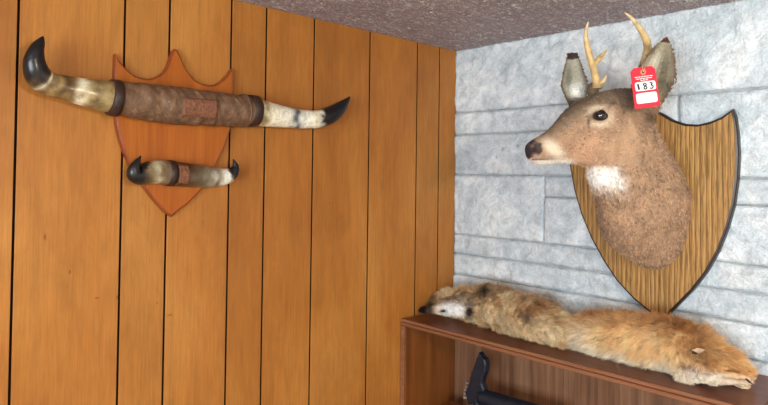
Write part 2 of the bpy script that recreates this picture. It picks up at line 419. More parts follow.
# ------------------------------------------------------------------ horn mount on the panelling
hm = empty('horn_mount', onx(170,130,0), 'two pairs of polished horns on a reddish shield plaque hung on the wood panelling', 'horn mount')
outl = [(113,54.5),(117,62),(124.1,70),(131.5,76.2),(138,78.7),(145.1,79.5),(151,78.6),(156.7,76),(161.5,72),(165.1,67),(168.2,57.5),(170,52),(172.4,49.5),(175,51.8),(177.7,57.3),(182.9,69.5),(190.3,79.3),(195.5,83),(200.8,85),(206,86),(211.3,85.4),(216,83.6),(220.7,80),(225.5,75),(229.8,69),
        (230.8,85),(231,100),(230,116),(227,131),(222,146),(213.6,163.5),(206,178),(198.6,189.3),(191,197.5),(183.7,204.5),(176,210),(168.8,216.6),(162,211.5),(153,201.5),(144.3,190.6),(135.5,179),(128,166),(122,153),(117.2,139),(114,124),(112.3,108),(112,90),(112.3,70)]
bm = bmesh.new(); plate(bm, [onx(a, b, .0015) for a, b in outl], (1,0,0), .017, .004)
obj('shield_plaque', bm, [M_PLAQUE, M_PLAQUE_EDGE], hm)
def hpt(px, py, r, out):
    p = onx(px, py, out); return (p.x, p.y, p.z, r*depth(p)/FPX)
def paint_path(me, path_c, fn, name='tint'):
    """colour vertices by the nearest sample of the centre line"""
    kd = kdtree.KDTree(len(path_c))
    for i, q in enumerate(path_c): kd.insert(Vector(q[:3]), i)
    kd.balance(); out = []
    L = len(path_c)-1
    for v in me.vertices:
        i = kd.find(v.co)[1]; c0 = Vector(path_c[i][:3])
        out.append(fn(i/L, v.co, v.co-c0))
    setcol(me, name, out)
def lerp3(a, b, t): t = min(1, max(0, t)); return tuple(a[i]+(b[i]-a[i])*t for i in range(3))
def grad(stops, t):
    for i in range(len(stops)-1):
        if t <= stops[i+1][0]:
            a, b = stops[i], stops[i+1]
            return lerp3(a[1], b[1], (t-a[0])/max(1e-6, b[0]-a[0]))
    return stops[-1][1][:3]
def horn(path, stops, parent, patch=None):
    bm = bmesh.new(); rings, c = tube(bm, path, 28, 8, wob=.03)
    bm2 = bm; o = obj('horn', bm2, M_HORN, parent, True)
    def fn(t, co, off):
        j = .05*noise.noise(co*70)+.03*noise.noise(co*180)
        col = grad(stops, t+j)
        if patch:
            for (t0, w, cc, s) in patch:
                k = max(0, 1-abs(t-t0)/w)*max(0, .6+1.2*noise.noise(co*55+Vector((s,0,0))))
                col = lerp3(col, cc, min(1, k*1.3))
        return col
    paint_path(o.data, c, fn); return o
BK = srgb(22,20,21); CR = srgb(232,222,192); TAN = srgb(176,142,88); BR = srgb(106,78,46); GY = srgb(120,110,96); OL = srgb(150,128,84)
q = .045
horn([hpt(117,98,16,q), hpt(98,95,15.3,q), hpt(82,91.5,13.8,q), hpt(64,87.5,12.2,q), hpt(48,83,12,q+.004), hpt(38,75,12.2,q+.012), hpt(34.5,62,10.3,q+.02), hpt(36.5,50,7.2,q+.024), hpt(40.5,42,4.2,q+.024), hpt(43.2,36.5,.9,q+.022)],
     [(0,BR),(.06,OL),(.16,srgb(172,150,104)),(.3,srgb(134,106,66)),(.42,srgb(160,134,90)),(.5,BR),(.545,srgb(60,46,36)),(.6,BK),(.95,BK),(1,srgb(110,100,96))], hm, [(.36,.10,srgb(84,60,34),2),(.14,.06,srgb(100,76,46),5),(.24,.05,CR,4),(.5,.02,CR,7)])
horn([hpt(250,110.5,14.5,q), hpt(262,113.2,13.2,q), hpt(276,115.8,11.6,q), hpt(290,117.6,10.2,q), hpt(304,119.2,9.3,q), hpt(317,119.2,8.9,q+.006), hpt(328,116,8.8,q+.014), hpt(337,110.6,7.4,q+.02), hpt(344.5,103.5,4.4,q+.024), hpt(350,97,.8,q+.024)],
     [(0,srgb(190,165,110)),(.12,CR),(.2,srgb(236,228,204)),(.43,srgb(240,236,222)),(.52,CR),(.57,srgb(190,180,160)),(.61,BK),(1,srgb(26,24,30))], hm, [(.36,.07,srgb(60,70,84),3.3),(.1,.05,OL,1)])
# leather sleeve with folds
bm = bmesh.new()
lp = [hpt(110,97.3,17.2,q), hpt(120,98.5,17.3,q), hpt(140,101.2,18,q), hpt(165,104.3,18.4,q), hpt(190,106.8,18,q), hpt(215,109,16.9,q), hpt(235,110.6,15.8,q), hpt(254,111.3,15,q)]
rings, c = tube(bm, lp, 64, 26)
bm.verts.ensure_lookup_table()
for i, r in enumerate(rings):
    cc = Vector(c[i][:3])
    for v in r:
        d = (v.co-cc).normalized(); s = v.co.y*1.0+v.co.z*.45
        f = .0016*noise.noise(Vector((v.co.x*14, s*46, v.co.z*14))) + .0012*math.copysign(abs(math.sin(s*150+3*noise.noise(v.co*24)))**3, 1)*max(0, noise.noise(v.co*13+Vector((3,0,0)))+.25)
        v.co += d*f*2.4
sleeve = obj('leather_sleeve', bm, M_LEATHER, hm, True)
def band(name, pts, mt, parent, seg=40, prof=None):
    bm = bmesh.new(); tube(bm, pts, seg, 1); return obj(name, bm, mt, parent, True)
band('lacing_band', [hpt(109,97.2,16.6,q), hpt(109.5,97.3,18.2,q), hpt(114,97.9,18.7,q), hpt(118.5,98.4,18.3,q), hpt(119,98.5,16.8,q)], M_BAND, hm)
band('lacing_band', [hpt(247,110.7,14.6,q), hpt(247.5,110.8,15.9,q), hpt(252,111,16.1,q), hpt(255.8,111.3,15.7,q), hpt(256.3,111.4,13.5,q)], M_BAND, hm)
# raised collar of rolled leather near the right end, seam welts
for px, r in ((243.5,16.6),(209,17.7)):
    k = {243.5:110.4, 209:108.6}[px]
    band('leather_collar', [hpt(px-1.1,k,r-1.4,q), hpt(px-.7,k,r,q), hpt(px+.7,k,r,q), hpt(px+1.1,k,r-1.4,q)], M_LEATHER, hm)
# tooled diamond patch on the sleeve front
def wrap_patch(name, cpx, cpy, half_u, r, mt, shape, parent, lift=.0016):
    """a patch that hugs the sleeve: shape = list of (u px along, v angle rad)"""
    bm = bmesh.new(); n = 14
    p0 = hpt(cpx-half_u, cpy-half_u*.1, r, q); p1 = hpt(cpx+half_u, cpy+half_u*.1, r, q)
    a = Vector(p0[:3]); b = Vector(p1[:3]); ax = (b-a).normalized(); o1 = Vector((1,0,0)); o1 = (o1-ax*o1.dot(ax)).normalized(); o2 = ax.cross(o1)
    if o2.z < 0: o2 = -o2
    G = []
    for i in range(n+1):
        u = i/n; row = []; c0 = a.lerp(b, u); rad = (p0[3]*(1-u)+p1[3]*u)+lift; hv = shape(u)
        for j in range(n+1):
            th = (j/n*2-1)*hv - .12
            row.append(bm.verts.new(c0+(o1*math.cos(th)+o2*math.sin(th))*rad))
        G.append(row)
    for i in range(n):
        for j in range(n): bm.faces.new((G[i][j], G[i+1][j], G[i+1][j+1], G[i][j+1]))
    bmesh.ops.remove_doubles(bm, verts=bm.verts, dist=1e-5)
    o = obj(name, bm, mt, parent, True); md = o.modifiers.new('thick', 'SOLIDIFY'); md.thickness = .0016; md.offset = 0
    return o
o = wrap_patch('tooled_patch', 192, 107.3, 17, 18.2, M_TOOLED, lambda u: .50, hm); o['label'] = 'reddish tooled patch'
bm = bmesh.new(); p = onx(169.5,101.5,q+.046); bmesh.ops.create_uvsphere(bm, u_segments=12, v_segments=8, radius=.0022, matrix=Matrix.Translation(p)); o = obj('stud', bm, M_STEEL, hm, True)
# small pair
q2 = .036
horn([hpt(171,173.2,12.2,q2), hpt(160,172.3,12,q2), hpt(149,172.8,11.4,q2), hpt(140.5,175,10.2,q2+.003), hpt(134.8,173.8,8.2,q2+.008), hpt(134.3,168.3,6,q2+.012), hpt(137.3,162,3.4,q2+.014), hpt(140.8,156,.7,q2+.013)],
     [(0,GY),(.12,BR),(.3,srgb(128,108,74)),(.4,srgb(92,72,48)),(.46,srgb(50,38,30)),(.5,BK),(1,BK)], hm, [(.2,.1,srgb(190,180,150),9)])
horn([hpt(172,173.4,12.2,q2), hpt(186,174.8,12,q2), hpt(200,176.4,11.2,q2), hpt(213,177.3,10,q2), hpt(224,176.8,8.4,q2+.003), hpt(232,173.4,6.4,q2+.008), hpt(235.4,167.5,4,q2+.012), hpt(234.5,162.5,1.9,q2+.013), hpt(233.2,159,.6,q2+.012)],
     [(0,srgb(60,40,26)),(.15,srgb(84,62,40)),(.3,srgb(126,114,90)),(.42,srgb(214,208,190)),(.54,srgb(232,228,214)),(.6,srgb(90,84,72)),(.64,BK),(1,BK)], hm, [(.4,.08,BR,5)])
band('small_lacing_band', [hpt(166.5,173,11,q2), hpt(167,173,12.9,q2), hpt(170,173.2,13.2,q2), hpt(173.2,173.4,12.9,q2), hpt(173.6,173.5,11,q2)], M_BAND, hm)
def wp2():
    bm = bmesh.new(); n = 10; G = []
    a = hpt(174.2,173.6,12.3,q2); b = hpt(184,174.6,12.2,q2)
    A = Vector(a[:3]); B = Vector(b[:3]); ax = (B-A).normalized(); o1 = Vector((1,0,0)); o1 = (o1-ax*o1.dot(ax)).normalized(); o2 = Vector((0,0,1))
    for i in range(n+1):
        u = i/n; row = []
        for j in range(n+1):
            th = (j/n*2-1)*.85; row.append(bm.verts.new(A.lerp(B, u)+(o1*math.cos(th)+o2*math.sin(th))*(a[3]+.0012)))
        G.append(row)
    for i in range(n):
        for j in range(n): bm.faces.new((G[i][j], G[i+1][j], G[i+1][j+1], G[i][j+1]))
    o = obj('tooled_patch', bm, M_TOOLED, hm, True); md = o.modifiers.new('thick', 'SOLIDIFY'); md.thickness = .0014; md.offset = 0; o['label'] = 'small reddish patch between the small horns'
wp2()

# ------------------------------------------------------------------ surface building by voxel union
def remesh(bm, voxel, smooth_it=4, fac=.5):
    me = bpy.data.meshes.new('tmp'); bmesh.ops.recalc_face_normals(bm, faces=bm.faces); bm.to_mesh(me); bm.free()
    o = bpy.data.objects.new('tmp', me); COL.objects.link(o)
    r = o.modifiers.new('r', 'REMESH'); r.mode = 'VOXEL'; r.voxel_size = voxel; r.use_smooth_shade = True
    s = o.modifiers.new('s', 'SMOOTH'); s.iterations = smooth_it; s.factor = fac
    dg = bpy.context.evaluated_depsgraph_get(); dg.update()
    out = bpy.data.meshes.new_from_object(o.evaluated_get(dg)); bpy.data.objects.remove(o)
    out.polygons.foreach_set('use_smooth', [True]*len(out.polygons)); return out
def loft(bm, rings):
    """rings: list of (center, axisA*ra, axisB*rb, exponent)"""
    seg = 36; V = []
    for c, a, b, e in rings:
        row = []
        for k in range(seg):
            th = 2*PI*k/seg; ct, st = math.cos(th), math.sin(th)
            x = math.copysign(abs(ct)**(2/e), ct); y = math.copysign(abs(st)**(2/e), st)
            row.append(bm.verts.new(c+a*x+b*y))
        V.append(row)
    for i in range(len(V)-1):
        for k in range(seg): bm.faces.new((V[i][k], V[i][(k+1)%seg], V[i+1][(k+1)%seg], V[i+1][k]))
    bm.faces.new(V[0][::-1]); bm.faces.new(V[-1])
def ell(bm, c, ax, seg=24):
    """ellipsoid with three axis vectors"""
    mt = Matrix.Identity(4)
    for i in range(3):
        for k in range(3): mt[i][k] = ax[k][i]
        mt[i][3] = c[i]
    bmesh.ops.create_uvsphere(bm, u_segments=seg, v_segments=seg//2+2, radius=1, matrix=mt)

def make_fur(name, parent, me, density, length, radius, comb, color, jitter=.25, segs=5, lift=.35, clump=0.0, droop=0.0, curl=0.0, csize=0, cjit=.25, cvar=.2):
    """strands rooted on mesh me. length(p,n)->m or 0, comb(p,n)->Vector, color(p,n)->rgb; all arrays"""
    me.calc_loop_triangles(); co = coords(me)
    nt = len(me.loop_triangles); tri = np.empty(nt*3, dtype=np.int32); me.loop_triangles.foreach_get('vertices', tri); tri = tri.reshape(-1, 3)
    a, b, c = co[tri[:,0]], co[tri[:,1]], co[tri[:,2]]
    cr = np.cross(b-a, c-a); ar = np.linalg.norm(cr, axis=1)/2
    vn = np.empty(len(me.vertices)*3, dtype=np.float32); me.vertices.foreach_get('normal', vn); vn = vn.reshape(-1, 3).astype(float)
    N = int(ar.sum()*density); pick = rng.choice(nt, N, p=ar/ar.sum())
    u = rng.random(N); v = rng.random(N); f = u+v > 1; u[f] = 1-u[f]; v[f] = 1-v[f]; w = 1-u-v
    P = a[pick]*w[:,None]+b[pick]*u[:,None]+c[pick]*v[:,None]
    Nn = vn[tri[pick,0]]*w[:,None]+vn[tri[pick,1]]*u[:,None]+vn[tri[pick,2]]*v[:,None]
    Nn /= np.linalg.norm(Nn, axis=1)[:,None]+1e-9
    Ln = length(P, Nn); keep = Ln > .0005
    P, Nn, Ln = P[keep], Nn[keep], Ln[keep]; N = len(P)
    C = comb(P, Nn); C = C-Nn*np.sum(C*Nn, axis=1)[:,None]; C /= np.linalg.norm(C, axis=1)[:,None]+1e-9
    J = rng.normal(0, jitter, (N, 3)); Ln = Ln*rng.uniform(.6, 1.15, N)
    # low-frequency clumping of direction
    if clump:
        K = np.array([noise.noise_vector(Vector(p)*38) for p in P]); J += K*clump
    cols = color(P, Nn)
    if csize:
        nc = max(8, int(ar.sum()/(csize*csize))); ci = rng.choice(N, min(nc, N), replace=False)
        ck = kdtree.KDTree(len(ci))
        for q_, k_ in enumerate(ci): ck.insert(Vector(P[k_]), q_)
        ck.balance(); own = np.array([ck.find(Vector(p))[1] for p in P])
        CJ = rng.normal(0, cjit, (len(ci), 3)); CB = np.clip(rng.normal(1, cvar, len(ci)), .66, 1.5); CC = P[ci]
        J += CJ[own]; cols = np.clip(cols*CB[own][:,None], 0, 1); pull = (CC[own]-P)/Ln[:,None]; J += pull*.45
    pos = np.zeros((N, segs, 3)); rad = np.zeros((N, segs))
    d = Nn*lift+C*(1-lift)+J; d /= np.linalg.norm(d, axis=1)[:,None]+1e-9
    bad = np.sum(d*Nn, axis=1) < .08; d[bad] += Nn[bad]*.25
    cur = P-Nn*.001; pos[:,0] = cur; rad[:,0] = radius
    for k in range(1, segs):
        cur = cur+d*(Ln/(segs-1))[:,None]; pos[:,k] = cur; rad[:,k] = radius*(1-k/(segs-1)*.8)
        d = d+C*(.18+curl)+np.array([0,0,-droop]); d /= np.linalg.norm(d, axis=1)[:,None]
    hc = bpy.data.hair_curves.new(name); hc.add_curves([segs]*N)
    hc.attributes['position'].data.foreach_set('vector', pos.astype(np.float32).ravel())
    ra = hc.attributes.get('radius') or hc.attributes.new('radius', 'FLOAT', 'POINT')
    ra.data.foreach_set('value', rad.astype(np.float32).ravel())
    ca = hc.attributes.new('fur_color', 'FLOAT_COLOR', 'CURVE')
    cc = np.ones((N, 4), dtype=np.float32); cc[:,:3] = cols; ca.data.foreach_set('color', cc.ravel())
    hc.materials.append(M_FUR)
    o = bpy.data.objects.new(name, hc); COL.objects.link(o)
    o.parent = parent; o.matrix_parent_inverse = parent.matrix_world.inverted(); return o
def toimg(P):
    """position measured in the frame of the line of sight, in photo pixels, used to place the colour zones"""
    Q = P-np.array(CAM); z = Q@np.array(F)
    return PX+FPX*(Q@np.array(Rt))/z, PY-FPX*(Q@np.array(Up))/z, z
def sm(a, b, x): t = np.clip((x-a)/(b-a), 0, 1); return t*t*(3-2*t)
def nz(P, s, o=0): return np.array([noise.noise(Vector(p)*s+Vector((o, o, o))) for p in P])
def mixc(A, B, t): return A*(1-t[:,None])+np.asarray(B[:3])[None,:]*t[:,None]

# ------------------------------------------------------------------ deer shoulder mount
dm = empty('deer_head_mount', ony(655,205,0), 'taxidermy young buck head and neck on an oak shield plaque on the stone wall', 'deer mount')
sh = [(571.5,140),(573,133),(577,124),(584,116),(600,113),(625,112),(640,111),(648,109),(656,110),(665,114),(676,120.5),(688,124.3),(700,125),(712,122.5),(724,117.5),(735,109.3),
      (738,118),(740.3,135),(741.2,155),(740,180),(736.5,205),(730,228),(721,251),(709,272),(695,290),(681,304),(668,317.5),(652,311),(636,298),(620,281),(606,260),(594,238),(584,214),(577,190),(572.5,165)]
bm = bmesh.new(); plate(bm, [ony(a, b, -.006) for a, b in sh], (0,-1,0), .021, .006)
obj('oak_shield', bm, [M_OAK, M_OAK_EDGE], dm)

tan35 = math.tan(math.radians(33))
Lf = -Rt; Tw = -F
fwd = (Lf*math.cos(math.radians(33))+Tw*math.sin(math.radians(33))).normalized()
lat = (Lf*math.sin(math.radians(33))-Tw*math.cos(math.radians(33))).normalized()   # towards the far side
def hd(px): return 1.50-(632-px)/FPX*1.45*tan35
def H(px, py, far=0.0): return at(px, py, hd(px))+lat*far
bm = bmesh.new()
hr = [((528.5,147.5),(529.5,154),.010,2),((530,142.8),(531.5,160),.018,2.3),((534.5,139.6),(536,164),.0225,2.5),((541,135.6),(543,165),.0245,2.4),((549,130),(553,164),.0255,2.2),((557,122),(562,163),.028,2.1),
      ((565,112.5),(573,163.5),.034,2.1),((576,103.5),(584,166),.043,2.2),((588,97),(595,168),.050,2.2),((602,92),(607,168),.053,2.2),((615,89),(620,165),.051,2.1),((628,89),(633,158),.046,2),((640,97),(643,146),.034,2)]
cs = catmull([(a[0],a[1],b[0],b[1],w,e) for a,b,w,e in hr], 3)
rings = []
for a0,a1,b0,b1,w_,e_ in cs:
    A = H(a0,a1); B = H(b0,b1); rings.append(((A+B)/2, (A-B)/2, lat*w_, e_))
loft(bm, rings)
# neck: from the oval on the shield out and up to the skull
wc = Vector((ony(653,206,-.026).x, -.026, 0)); zt = ony(653,148,-.026).z; zb = ony(653,266.5,-.026).z
c0 = Vector((wc.x, -.026, (zt+zb)/2))
nr = [(c0+Vector((0,.006,0)), Vector((0,0,(zt-zb)/2)), Vector((.096,0,0))),
      (c0+Vector((-.002,-.02,0)), Vector((0,0,(zt-zb)/2+.002)), Vector((.100,0,0)))]
def ringpx(fx, fy, bx, by, d, wlat, ax):
    A = at(fx, fy, d[0]); B = at(bx, by, d[1]); return ((A+B)/2, (B-A)/2, Vector(ax).normalized()*wlat)
sidev = (F*.9+Rt*.2+Up*.05).normalized()
nr += [ringpx(609,243,687,196,(1.575,1.592), .097, F),
       ringpx(599.5,214,677,170,(1.51,1.565), .089, F),
       ringpx(593,190,662,144,(1.46,1.535), .077, F),
       ringpx(588.5,171,652,122,(1.44,1.51), .067, F),
       ringpx(592,152,643,105,(1.445,1.50), .057, F),
       ringpx(604,135,636,100,(1.455,1.49), .045, F)]
# align the first rings' axes with the later ones (front-bottom -> back-top)
def al(r, phase):
    c, a, b = r; return (c, a*math.cos(phase)+b*math.sin(phase), -a*math.sin(phase)+b*math.cos(phase))
nr2 = []
for i, (c, a, b) in enumerate(nr):
    if b.dot(F) < 0: b = -b
    nr2.append((c, a, b))
# resample neck as smooth loft
flat = [tuple(c)+tuple(a)+tuple(b) for c, a, b in nr2]
for row in catmull(flat, 5): pass
loft(bm, [(Vector(r[0:3]), Vector(r[3:6]), Vector(r[6:9]), 2.0) for r in catmull(flat, 5)])
# skull details
def X(c, r1, r2, r3): ell(bm, c, (fwd*r1, lat*r2, Up*r3))
for s in (-1, 1):
    X(H(599,112,s*.047)-Up*.0, .026, .012, .018)       # brow and socket
    X(H(606,142,s*.036), .042, .020, .036)             # cheek
    X(H(536,150,s*.013), .013, .0115, .011)            # nostril wing
X(H(606,99,0), .035, .034, .014)
# pedicles
pedF = at(597,90,1.475)+lat*.012; pedN = at(638,84,1.452)
ell(bm, pedF, (Up*.02, Rt*.014, F*.014)); ell(bm, pedN-Up*.012, (Up*.026, Rt*.016, F*.016))
# ears
def ear_pts(base, tip, side, cupdir, wmax, wfun, bend):
    n, mm = 22, 14; out = []; ax = tip-base
    for i in range(n+1):
        u = i/n; w_ = wmax*wfun(u); c = base+ax*u+cupdir*(bend*math.sin(u*PI)); row = []
        for j in range(mm+1):
            v = (j/mm*2-1); th = v*1.25
            row.append(c+side*(math.sin(th)/math.sin(1.25)*w_)+cupdir*(-math.cos(th)*w_*.75+.2*w_))
        out.append(row)
    return out
def ear_mesh(bm, E, cupdir, th):
    n = len(E)-1; mm = len(E[0])-1
    A = [[bm.verts.new(p) for p in r] for r in E]; B = [[bm.verts.new(p-cupdir*th*(1 if 0<j<mm else .6)) for j, p in enumerate(r)] for r in E]
    for i in range(n):
        for j in range(mm):
            bm.faces.new((A[i][j], A[i+1][j], A[i+1][j+1], A[i][j+1])); bm.faces.new((B[i][j], B[i][j+1], B[i+1][j+1], B[i+1][j]))
    for i in range(n):
        for j in (0, mm): 
            q_ = (A[i][j], B[i][j], B[i+1][j], A[i+1][j]); bm.faces.new(q_ if j == 0 else q_[::-1])
    for j in range(mm):
        for i in (0, n):
            q_ = (A[i][j], A[i][j+1], B[i][j+1], B[i][j]); bm.faces.new(q_ if i == 0 else q_[::-1])
wf = lambda u: (.42+1.35*u)*(1-.0*u) if u < .42 else max(.16, (1-((u-.42)/.585)**2.0)**.62)*1.0
EARS = []
bF, tF = at(579,108,1.50), at(573.5,52,1.51)
sF = (Rt*.97+Up*.10+F*.15).normalized(); sF = (sF-(tF-bF).normalized()*sF.dot((tF-bF).normalized())).normalized()
cF = sF.cross((tF-bF).normalized());  cF = cF if cF.dot(Tw) > 0 else -cF
wff = lambda u: (.55+1.1*u) if u < .4 else max(.36, 1-.68*((u-.4)/.6)**1.2)
EF = ear_pts(bF, tF, sF, cF, .039, wff, -.004); ear_mesh(bm, EF, cF, .0045)
bN, tN = at(648,114,1.45), at(667.5,37,1.405)
axn = (tN-bN).normalized(); sN = (Rt*.97-F*.12).normalized(); sN = (sN-axn*sN.dot(axn)).normalized()
cN = sN.cross(axn); cN = cN if cN.dot(Tw) > 0 else -cN
wfn = lambda u: .45+1.15*u if u < .45 else max(.05, (1-((u-.45)/.555)**1.6)**.85)
EN = ear_pts(bN, tN, sN, cN, .050, wfn, -.006); ear_mesh(bm, EN, cN, .0045)
me = remesh(bm, .0028, 3, .5)
# carve mouth line, nostril and eye socket
co = coords(me)
px, py, zz = toimg(co)
side = (co-np.array(H(600,130)))@np.array(lat)      # <0 near side
nrm = np.empty(len(me.vertices)*3, dtype=np.float32); me.vertices.foreach_get('normal', nrm); nrm = nrm.reshape(-1,3).astype(float)
my = 158.6-.02*(px-533)+.0016*(px-545)**2*(px > 545)*-1
dmouth = np.exp(-((py-my)/1.3)**2)*sm(528,533,px)*(1-sm(566,574,px))
dnos = np.exp(-(((px-533.5)/2.6)**2+((py-149.5)/1.9)**2))
dso = np.exp(-(((px-600)/6.0)**2+((py-115.8)/4.2)**2))
near = (zz < 1.47).astype(float)
dcr = sum(np.exp(-((py-yy-.32*(px-600)+3*np.sin(px*.25+k_))/2.0)**2) for k_, yy in enumerate((194,200,207)))*sm(590,597,px)*(1-sm(612,628,px))
co = co-nrm*((dmouth*.003+dnos*.006+dso*.006)*near+dcr*.004)[:,None]
me.vertices.foreach_set('co', co.astype(np.float32).ravel()); me.update()
# ear lookup
kd = kdtree.KDTree(sum(len(r) for E in (EF, EN) for r in E)); info = []
for ei, E in enumerate((EF, EN)):
    for i, r in enumerate(E):
        for j, p in enumerate(r): kd.insert(p, len(info)); info.append((ei, i/(len(E)-1), j/(len(r)-1)*2-1))
kd.balance()
def cA(*c): return np.array(srgb(*c)[:3])
def gauss(px, py, x, y, sx, sy): return np.exp(-(((px-x)/sx)**2+((py-y)/sy)**2))
def deer_color(P, N):
    px, py, z = toimg(P); n1 = nz(P, 30); n2 = nz(P, 90, 3)
    C = np.repeat(cA(172,140,112)[None,:], len(P), 0)
    C = mixc(C, cA(132,102,78), sm(-.05,.5,n1+n2*.6)*.4)
    C = mixc(C, cA(190,152,116), sm(.05,.5,-n1)*.5)
    # neck side: warmer front, greyer back of neck
    C = mixc(C, cA(118,94,74), sm(0,1,(px-640-(py-115)*.45)/30)*.5*(py > 100))
    C = mixc(C, cA(120,98,80), (1-sm(594,612,px-(py-200)*.25))*sm(186,205,py)*.6)
    # face: darker forehead and bridge, pinkish cheek
    fl = 88+np.clip(600-px, 0, 60)*.62
    C = mixc(C, cA(106,92,76), (1-sm(fl+6, fl+30, py+n2*8+n1*6))*(px < 646)*(px > 541)*.85)
    C = mixc(C, cA(88,74,60), (1-sm(fl+2, fl+12, py+n2*5))*(px < 600)*(px > 541)*.6)
    C = mixc(C, cA(112,92,74), np.exp(-(((px-574+(py-140)*.5)/6)**2+((py-140)/12)**2))*.5)
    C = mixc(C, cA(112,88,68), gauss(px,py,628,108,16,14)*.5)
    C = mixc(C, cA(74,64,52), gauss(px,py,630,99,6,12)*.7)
    C = mixc(C, cA(60,48,40), gauss(px,py,650,117,6,7)*.8)  # ear's shadow towards the shield, painted into the neck colour
    C = mixc(C, cA(204,168,130), gauss(px-(py-130)*.3,py,633,130,3,16)*.5)
    C = mixc(C, cA(120,94,74), gauss(px+(py-150)*.2,py,618,152,3,14)*.4)
    C = mixc(C, cA(196,150,118), np.exp(-(((px-585)/22)**2+((py-148)/12)**2))*.5)
    # pale ring round the eye, muzzle band, chin, throat
    re = np.sqrt(((px-600)/13)**2+((py-116)/10)**2); C = mixc(C, cA(204,184,158), np.exp(-((re-.85)/.33)**2)*.6*(.75+.5*np.sin(np.arctan2(py-116,px-600)*2+.6))*(px > 580))
    C = mixc(C, cA(222,208,184), np.exp(-(((px-552-(py-147)*.7)/9)**2+((py-149)/11)**2)**1.5)*.9)
    C = mixc(C, cA(226,214,200), sm(157,161,py)*(1-sm(566,580,px))*.9)
    th = np.exp(-(((px-606-(py-177)*.5+n1*6)/18)**4+((py-177+n2*5)/12)**2)); C = mixc(C, cA(238,232,224), np.clip(th*1.25,0,1)*sm(164,169,py))
    # nose pad
    nd = np.sqrt(((px-529.5+(py-149)*.25)/13)**2+((py-149)/10.5)**2)**1.0; C = mixc(C, cA(52,42,44)*1.0, (1-sm(.82,1.02,nd+n2*.3))*(1-sm(154,158,py)*sm(531,535,px)))
    C = mixc(C, cA(140,120,110), gauss(px,py,533,144.5,5,2.2)*np.clip(.6+n2*1.5,0,1))
    C = mixc(C, cA(170,140,128), gauss(px,py,536,155.5,3.5,2.2)*.7)
    C = mixc(C, cA(12,9,10), np.exp(-(((px-538)/3.4)**2+((py-151)/2.6)**2)))
    nb = np.exp(-(((px-539)/4)**2+((py-149)/5)**2)); C = mixc(C, cA(90,72,62), nb*.6)
    my = 158.6-.02*(px-533); C = mixc(C, cA(46,34,30), np.exp(-((py-my-1)/1.1)**2)*(1-sm(540,566,px)*.8)*.95*sm(529,533,px)*(px < 570))
    # shade painted into the throat creases, then eye rim and tear line
    for k_, yy in enumerate((194,200,207)):
        C = mixc(C, cA(96,74,58), np.exp(-((py-yy-.32*(px-600)+3*np.sin(px*.25+k_))/1.5)**2)*sm(592,598,px)*(1-sm(612,626,px))*.5)
    C = mixc(C, cA(34,26,24), 1-sm(.75,1.05,np.sqrt(((px-600)/8.2)**2+((py-115.8)/5.8)**2)))
    C = mixc(C, cA(40,30,26), np.exp(-(((px-588.5)/1.4)**2+((py-122)/5.5)**2))*1.0)
    C = mixc(C, cA(60,46,38), gauss(px,py,593,117,5,4)*.7)
    C = mixc(C, cA(222,206,180), gauss(px-(py-124)*.0,py,599,124.5,8,2.2)*.75)
    C = mixc(C, cA(214,196,170), gauss(px,py+(px-600)*.12,600,107,9,2)*.65)
    for k, p in enumerate(P):
        q_, i, d = kd.find(Vector(p))
        if d < .012:
            ei, u, v = info[i]; cup = (cF, cN)[ei]; inner = Vector(N[k]).dot(cup) > .05
            if u < .16: continue
            e = abs(v)
            if ei == 0:
                c = cA(158,154,136)*(1-.35*n1[k]) if inner else cA(112,92,74)
                if inner: c = c+(cA(104,84,66)-c)*min(1, max(0, e-.55)/.3)
                if u > .9: c = cA(62,50,44)
                if inner: c = c+(cA(232,230,222)-c)*math.exp(-((v-.1)/.4)**2-((u-.32)/.14)**2)
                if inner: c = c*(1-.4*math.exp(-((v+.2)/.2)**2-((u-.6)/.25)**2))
            else:
                c = cA(140,131,110)*(1-.4*n1[k]) if inner else cA(112,88,68)
                if inner: c = c+(cA(98,78,60)-c)*min(1, max(0, e-.6)/.3)
                if inner: c = c+(cA(214,206,186)-c)*.8*math.exp(-((v+.15)/.25)**2-((u-.6)/.25)**2)
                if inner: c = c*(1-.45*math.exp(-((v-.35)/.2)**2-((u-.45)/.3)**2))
                if u > .93: c = cA(88,56,44)
            t_ = min(1, (u-.16)/.08); C[k] = C[k]*(1-t_)+c*t_
    return np.clip(C, 0, 1)
nrm = np.empty(len(me.vertices)*3, dtype=np.float32); me.vertices.foreach_get('normal', nrm); nrm = nrm.reshape(-1,3).astype(float)
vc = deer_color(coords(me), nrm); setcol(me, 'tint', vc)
deer = link('deer_body', me, M_HIDE, dm)
vkd = kdtree.KDTree(len(me.vertices))
for i, p in enumerate(coords(me)): vkd.insert(Vector(p), i)
vkd.balance()
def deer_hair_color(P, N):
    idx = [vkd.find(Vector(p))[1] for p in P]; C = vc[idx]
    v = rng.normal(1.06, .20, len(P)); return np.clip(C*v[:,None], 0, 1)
def deer_len(P, N):
    px, py, z = toimg(P); L = np.full(len(P), .0085)
    L[(px < 640) & (py < 165)] = .0055; L[(px < 560)] = .003
    nd = np.sqrt(((px-529.5+(py-149)*.25)/13)**2+((py-149)/10.5)**2); L[nd < 1.0] = 0
    ey = np.sqrt(((px-600)/8.5)**2+((py-115.8)/6)**2); L[ey < 1.1] = 0
    L[(py > 168) & (px < 622) & (py < 195)] = .011
    L[P[:,1] > -.03] = 0.004
    L[(py < 82)] = .005
    return L
